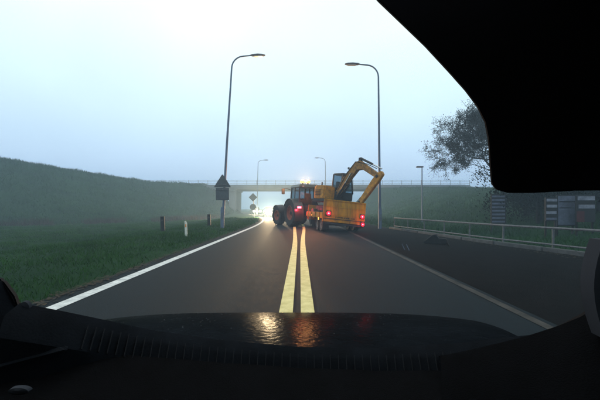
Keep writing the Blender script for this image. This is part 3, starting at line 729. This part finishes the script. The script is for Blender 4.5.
# arm, in the plane x = .2
AX = .22
P0, P1, P2, P3 = Vector((AX, .62, 1.35)), Vector((AX, 2.05, 2.90)), Vector((AX, 3.62, 2.22)), Vector((AX, 2.50, .80))
def limb(poly, wdt, name, m, bev=.02):
    return MB().prism(poly, wdt, ((AX-wdt/2, 0, 0), (0,1,0), (0,0,1), (1,0,0))).build(name, m, ex, bev)
boom = limb([(.48, 1.32), (.67, 1.20), (1.44, 1.96), (2.14, 2.64), (2.52, 2.66), (3.60, 2.10), (3.75, 2.19), (3.67, 2.36), (2.70, 2.93), (2.30, 3.18), (1.94, 3.10), (1.10, 2.26)], .25, 'boom', M['exbrown'])
stick = limb([(3.84, 2.50), (3.98, 2.32), (3.78, 2.02), (2.62, .70), (2.45, .74), (2.46, .95), (3.28, 2.06), (3.56, 2.38)], .20, 'stick', M['exyellow'])
def ram(a, b, r, name, par):
    a, b = Vector(a), Vector(b); mid = a+(b-a)*.58
    o = MB().tube([a, mid], r, 10).build(name, M['dark'], par, 0, True); MB().tube([mid, b], r*.55, 8).build('piston_rod', M['chrome'], o, 0, True)
for s_ in (-1, 1): ram((AX+s_*.17, .75, 1.05), (AX+s_*.17, 1.75, 2.45), .06, 'boom_cylinder', boom)
ram((AX, 2.25, 3.32), (AX, 3.82, 2.62), .065, 'stick_cylinder', boom)
MB().box((AX, 2.25, 3.24), (.14, .22, .22)).build('cylinder_bracket', M['dark'], boom, .02)
ram((AX, 3.52, 2.48) and (AX, 3.40, 1.72), (AX, 2.42, 1.02), .055, 'bucket_cylinder', stick)
MB().tube([(AX+.14, .7, 1.5), (AX+.15, 1.4, 2.5), (AX+.13, 2.0, 3.12), (AX+.12, 2.9, 2.92), (AX+.12, 3.6, 2.62)], .022, 6).build('hydraulic_hose', M['rubber'], boom, 0, True)
wl = MB().box((AX+.18, 1.55, 2.75), (.13, .09, .13)).build('work_lamp', M['blackplast'], boom, .02); MB().box((AX+.18, 1.60, 2.75), (.10, .012, .10)).build('lens', M['lens'], wl)
for q in (P0, P2, P3): MB().tube([(AX-.17, q.y, q.z), (AX+.17, q.y, q.z)], .07, 10).build('pivot_pin', M['dark'], boom)
bk = MB(); bp_ = []
for k in range(9): a = R(-20+k*25); bp_.append((2.20-math.cos(a)*.36, .52+math.sin(a)*-.30))
inner = [(2.20+(q[0]-2.20)*.90, .52+(q[1]-.52)*.90) for q in bp_]
bk.prism(bp_+inner[::-1], .62, ((AX-.31, 0, 0), (0,1,0), (0,0,1), (1,0,0)))
for xx in (AX-.31, AX+.28): bk.prism(bp_, .03, ((xx, 0, 0), (0,1,0), (0,0,1), (1,0,0)))
bko = bk.build('bucket', M['dark'], ex)
bl_ = MB().bar((AX, 2.52, .82), (AX, 2.22, .72), .2, .10).build('bucket_link', M['dark'], ex, .02)
for k in range(4): MB().box((AX-.24+.16*k, 2.54, .40), (.06, .14, .05)).build('bucket_tooth', M['dark'], bko, .008)
db_ = MB(); db_.m = Matrix.Rotation(cyaw, 4, 'Z'); db_.box((0, 1.45, .22), (1.7, .08, .36)); db_.build('dozer_blade', M['exyellow'], ex, .02)

# ---- oncoming cars
def oncoming(Y, lane, label, e):
    x = off(Y)+lane; dx = off(Y-2)-off(Y+2); rz_ = math.atan2(-(dx), -4)   # faces back along the road
    c = empty('oncoming_car', (x, Y, 0), rz_, label, 'car', 'oncoming cars with headlights on')
    sec = [(-2.1, .75, .45, .80), (-1.9, .85, .30, .95), (-.8, .88, .28, 1.0), (.9, .88, .28, .98), (1.9, .84, .30, .78), (2.12, .76, .42, .68)]
    b = MB()
    for y, hw, za, zc in sec: b.v += [(-hw, y, za), (-hw, y, zc-.1), (-hw*.86, y, zc), (hw*.86, y, zc), (hw, y, zc-.1), (hw, y, za)]
    for i in range(len(sec)-1):
        for k in range(6): b.f.append((i*6+k, i*6+(k+1) % 6, (i+1)*6+(k+1) % 6, (i+1)*6+k))
    b.f += [tuple(range(6)), tuple((len(sec)-1)*6+k for k in range(6))]
    b.build('body', M['carpaint'], c, .03, True)
    MB().prism([(-1.75, .93), (1.05, .95), (.35, 1.42), (-.95, 1.45)], 1.44, ((-.72, 0, 0), (0,1,0), (0,0,1), (1,0,0))).build('cabin', M['cglass'], c, .05)
    MB().box((0, -.3, 1.44), (1.34, 1.3, .05)).build('roof', M['carpaint'], c, .02)
    wm = wheel_meshes(.31, .2, .2, 1, M['rim_y'])
    for sx in (-1, 1):
        for yy in (-1.3, 1.35): wheel(wm, c, (sx*.78, yy, .31))
        h = MB().lathe([(2.02, .22), (2.14, .22), (2.17, .001)], (sx*.62, 0, .66), 'Y', 16, False).build('headlight', M['e_head'], c)
    MB().box((0, 2.13, .52), (.8, .03, .16)).build('grille', M['blackplast'], c)
    for sx in (-1, 1): lamp_light(c, (sx*.62, 2.4, .68), (1, .73, .42), e, .15)
oncoming(46, -1.85, 'nearer oncoming car, its dazzling headlights just left of the tractor', 9500)
oncoming(66, -1.6, 'farther oncoming car under the bridge beside the diamond sign', 700)

# ------------------------------------------------------------------ the car the camera rides in
car = empty('camera_car', (0, 0, 0), 0, 'dark wet bonnet, dashboard and black sunshade of the car the view is taken from', 'car')
bn = MB(); NB, NK = 22, 10
def bonnet_front(px):                                    # front lip of the bonnet as seen: (pixel x -> pixel y, depth)
    t = (px-285)/195.0; return 312.5+9*abs(t)**3.5, 1.50-.22*t*t
for i in range(NB+1):
    px = 95+(475-95)*i/NB; py, Y = bonnet_front(px); f0 = at(px, py, Y)
    n0 = Vector((f0.x*.92, .79, .95-.05*abs(f0.x)))
    for k in range(NK+1):
        t = k/NK; q = n0.lerp(f0, t); q.z += .018*math.sin(math.pi*t); bn.v.append(tuple(q))
    d0 = f0.copy(); d0.z -= .25; d0.y += .06; bn.v.append(tuple(d0))
m_ = NK+2
for i in range(NB):
    for k in range(m_-1): bn.f.append((i*m_+k, (i+1)*m_+k, (i+1)*m_+k+1, i*m_+k+1))
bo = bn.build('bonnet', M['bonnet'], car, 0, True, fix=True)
dr = MB()
for _ in range(700):
    px = random.uniform(110, 460) if random.random() < .5 else random.gauss(300, 55); t = random.random()**.45
    if not 100 < px < 470: continue
    py, Y = bonnet_front(px); f0 = at(px, py, Y); n0 = Vector((f0.x*.92, .79, .95-.05*abs(f0.x)))
    q = n0.lerp(f0, t); q.z += .018*math.sin(math.pi*t)-.001; r = random.uniform(.0008, .0028)
    dr.lathe([(0, r), (r*.45, r*.75), (r*.62, .0001)], q, 'Z', 6, False)
do = dr.build('water_drops', M['water'], bo, 0, True); do['kind'] = 'stuff'
# scuttle along the windscreen foot; its slats stand in for reflected dash vents
scp = [(20, 303, .58), (62, 311, .60), (110, 321, .64), (150, 330, .68), (220, 340, .71), (300, 347, .725), (380, 348, .725), (460, 343, .69), (520, 336, .65), (610, 326, .58)]
def sc_at(px):
    for a, b in zip(scp, scp[1:]):
        if px <= b[0]: t = (px-a[0])/(b[0]-a[0]); return at(px, a[1]+(b[1]-a[1])*t, a[2]+(b[2]-a[2])*t)
    return at(*scp[-1])
su = MB(); dsh = MB(); N = 60
for i in range(N+1):
    px = 20+590*i/N; a = sc_at(px)
    su.v += [(a.x, a.y+.05, a.z-.10), (a.x, a.y, a.z), (a.x, a.y-.03, a.z-.012), (a.x*.98, a.y-.055, a.z-.040), (a.x*.98, a.y-.06, a.z-.12)]
for i in range(N):
    for k in range(4): su.f.append((i*5+k, (i+1)*5+k, (i+1)*5+k+1, i*5+k+1))
suo = su.build('scuttle_panel', M['scuttle'], car, 0, True)
for i in range(52):
    px = 98+i*7.7; a = sc_at(px)
    MB().bar((a.x, a.y-.028, a.z-.004), (a.x*.985, a.y-.056, a.z-.036), .0011, .004).build('vent_slat', M['slat'], suo)
# dashboard top: rolls from the scuttle back past the camera
dp = [(.70, -.16), (.0, -.045), (-.06, -.060), (-.13, -.075), (-.22, -.082), (-.40, -.10), (-.55, -.16)]
for i in range(N+1):
    px = -80+760*i/N; a = sc_at(max(20, min(610, px))); X = (px-300)/F*.66
    for (dy, dz_) in dp[1:]: dsh.v.append((X, a.y-.05+dy, min(a.z, 1.06)+dz_+.012+.01*math.cos(X*5)))
q = len(dp)-1
for i in range(N):
    for k in range(q-1): dsh.f.append((i*q+k, (i+1)*q+k, (i+1)*q+k+1, i*q+k+1))
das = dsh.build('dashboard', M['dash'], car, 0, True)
def oval(px, py, Y, rx, ry, name, m, par):
    c = at(px, py, Y); MB().lathe([(0, 1), (.006, .9), (.008, .001)], (0,0,0), 'Y', 20, False)
    o = MB(); 
    for (t, r) in ((0, 1.0), (-.006, .92), (-.008, .5)):
        for k in range(20): a = 2*math.pi*k/20; o.v.append((c.x+rx*r*math.cos(a), c.y+t, c.z+ry*r*math.sin(a)))
    for j in range(2):
        for k in range(20): o.f.append((j*20+k, j*20+(k+1) % 20, (j+1)*20+(k+1) % 20, (j+1)*20+k))
    o.f.append(tuple(40+k for k in range(20))); return o.build(name, m, par, 0, True)
# lower-left shape and oval stand in for a dashboard reflection
lp = MB(); pts = [(-40, 262, .62), (2, 280, .60), (14, 296, .60), (22, 318, .60), (40, 334, .58), (70, 350, .55), (-40, 380, .50)]
fv = [at(*p_) for p_ in pts]; bv = [v_+Vector((-.02, .03, -.005)) for v_ in fv]; n = len(pts)
lp.v = [tuple(v_) for v_ in fv+bv]; lp.f = [tuple(range(n)), tuple(range(2*n-1, n-1, -1))]+[(i, (i+1) % n, n+(i+1) % n, n+i) for i in range(n)]
lpo = lp.build('dark_filler', M['scuttle'], car, .004)
oval(27, 309, .585, .011, .016, 'reflected_oval', M['trim'], lpo)
oval(22, 389, .42, .014, .005, 'dash_button', M['trim'], das)
# filler added to black out the lower right, rising from the dashboard
rf_ = MB(); pts = [(440, 356, .66), (470, 350, .65), (500, 343, .635), (530, 335, .62), (558, 326, .605), (580, 317, .59), (600, 306, .58), (625, 290, .575), (660, 262, .57)]
for p_ in pts:
    a = at(*p_); b = at(p_[0]+2, 430, p_[2]-.12)
    rf_.v += [tuple(a+Vector((.01, .05, -.03))), tuple(a), tuple(a.lerp(b, .15)+Vector((0, -.004, 0))), tuple(b)]
for i in range(len(pts)-1):
    for k in range(3): rf_.f.append((i*4+k, (i+1)*4+k, (i+1)*4+k+1, i*4+k+1))
rf_.build('dark_filler', M['dash'], car, 0, True)
# right pillar trim
rp_ = MB(); cols = []
for k in range(11):
    py = 240+100*k/10; t = k/10; px = 608-14*math.sin(math.pi*(t*.85+.1)); a = at(px, py, .52); b = at(640, py, .50)
    rp_.v += [tuple(a), tuple(a.lerp(b, .4)+Vector((0, -.012, 0))), tuple(b), tuple(b+Vector((0,.04,0))), tuple(a+Vector((.004,.03,0)))]
for k in range(10):
    for j in range(5): rp_.f.append((k*5+j, k*5+(j+1) % 5, (k+1)*5+(j+1) % 5, (k+1)*5+j))
rp_.f += [tuple(range(5)), tuple(50+j for j in range(5))]
rp_.build('pillar_trim', M['trim'], car, 0, True)
# black panel standing in for the unidentified dark area at upper right
cont = [(360, -20), (378, 0), (400, 21), (425, 45), (450, 72), (466, 90), (478, 106), (486, 122), (489.5, 140), (491, 165), (492.5, 184), (497, 190), (508, 193), (535, 193), (575, 191), (640, 190), (680, 188), (680, -60), (325, -60)]
sv = [at(a, b, .52-.13*max(0, (a-370))/310) for a, b in cont]; n = len(sv)
ss = MB(); ss.v = [tuple(v_) for v_ in sv]+[tuple(v_+Vector((.003, .010, .002))) for v_ in sv]
ss.f = [tuple(range(n)), tuple(range(2*n-1, n-1, -1))]+[(i, (i+1) % n, n+(i+1) % n, n+i) for i in range(n)]
sso = ss.build('occluder', M['fabric'], car, .0015)
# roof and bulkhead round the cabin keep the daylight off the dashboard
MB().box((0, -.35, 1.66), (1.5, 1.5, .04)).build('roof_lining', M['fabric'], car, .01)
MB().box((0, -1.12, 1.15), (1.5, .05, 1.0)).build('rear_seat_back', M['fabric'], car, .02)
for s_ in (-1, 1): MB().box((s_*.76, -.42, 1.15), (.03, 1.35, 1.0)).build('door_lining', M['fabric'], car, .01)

# ------------------------------------------------------------------ mist
hz = MB().box((0, 0, 5.0), (810, 810, 17.0)).build('haze', M['dash']); hz['kind'] = 'stuff'
hm = bpy.data.materials.new('mist'); hm.use_nodes = True; t = hm.node_tree; t.nodes.remove(t.nodes['Principled BSDF'])
pv = t.nodes.new('ShaderNodeVolumePrincipled'); pv.inputs['Color'].default_value = (.54, .79, 1.0, 1); pv.inputs['Density'].default_value = .0049; pv.inputs['Anisotropy'].default_value = 0.1
t.links.new(pv.outputs[0], t.nodes['Material Output'].inputs['Volume'])
hz.data.materials.clear(); hz.data.materials.append(hm)
tag(hz, 'thin grey morning mist hanging over the whole road', 'mist')
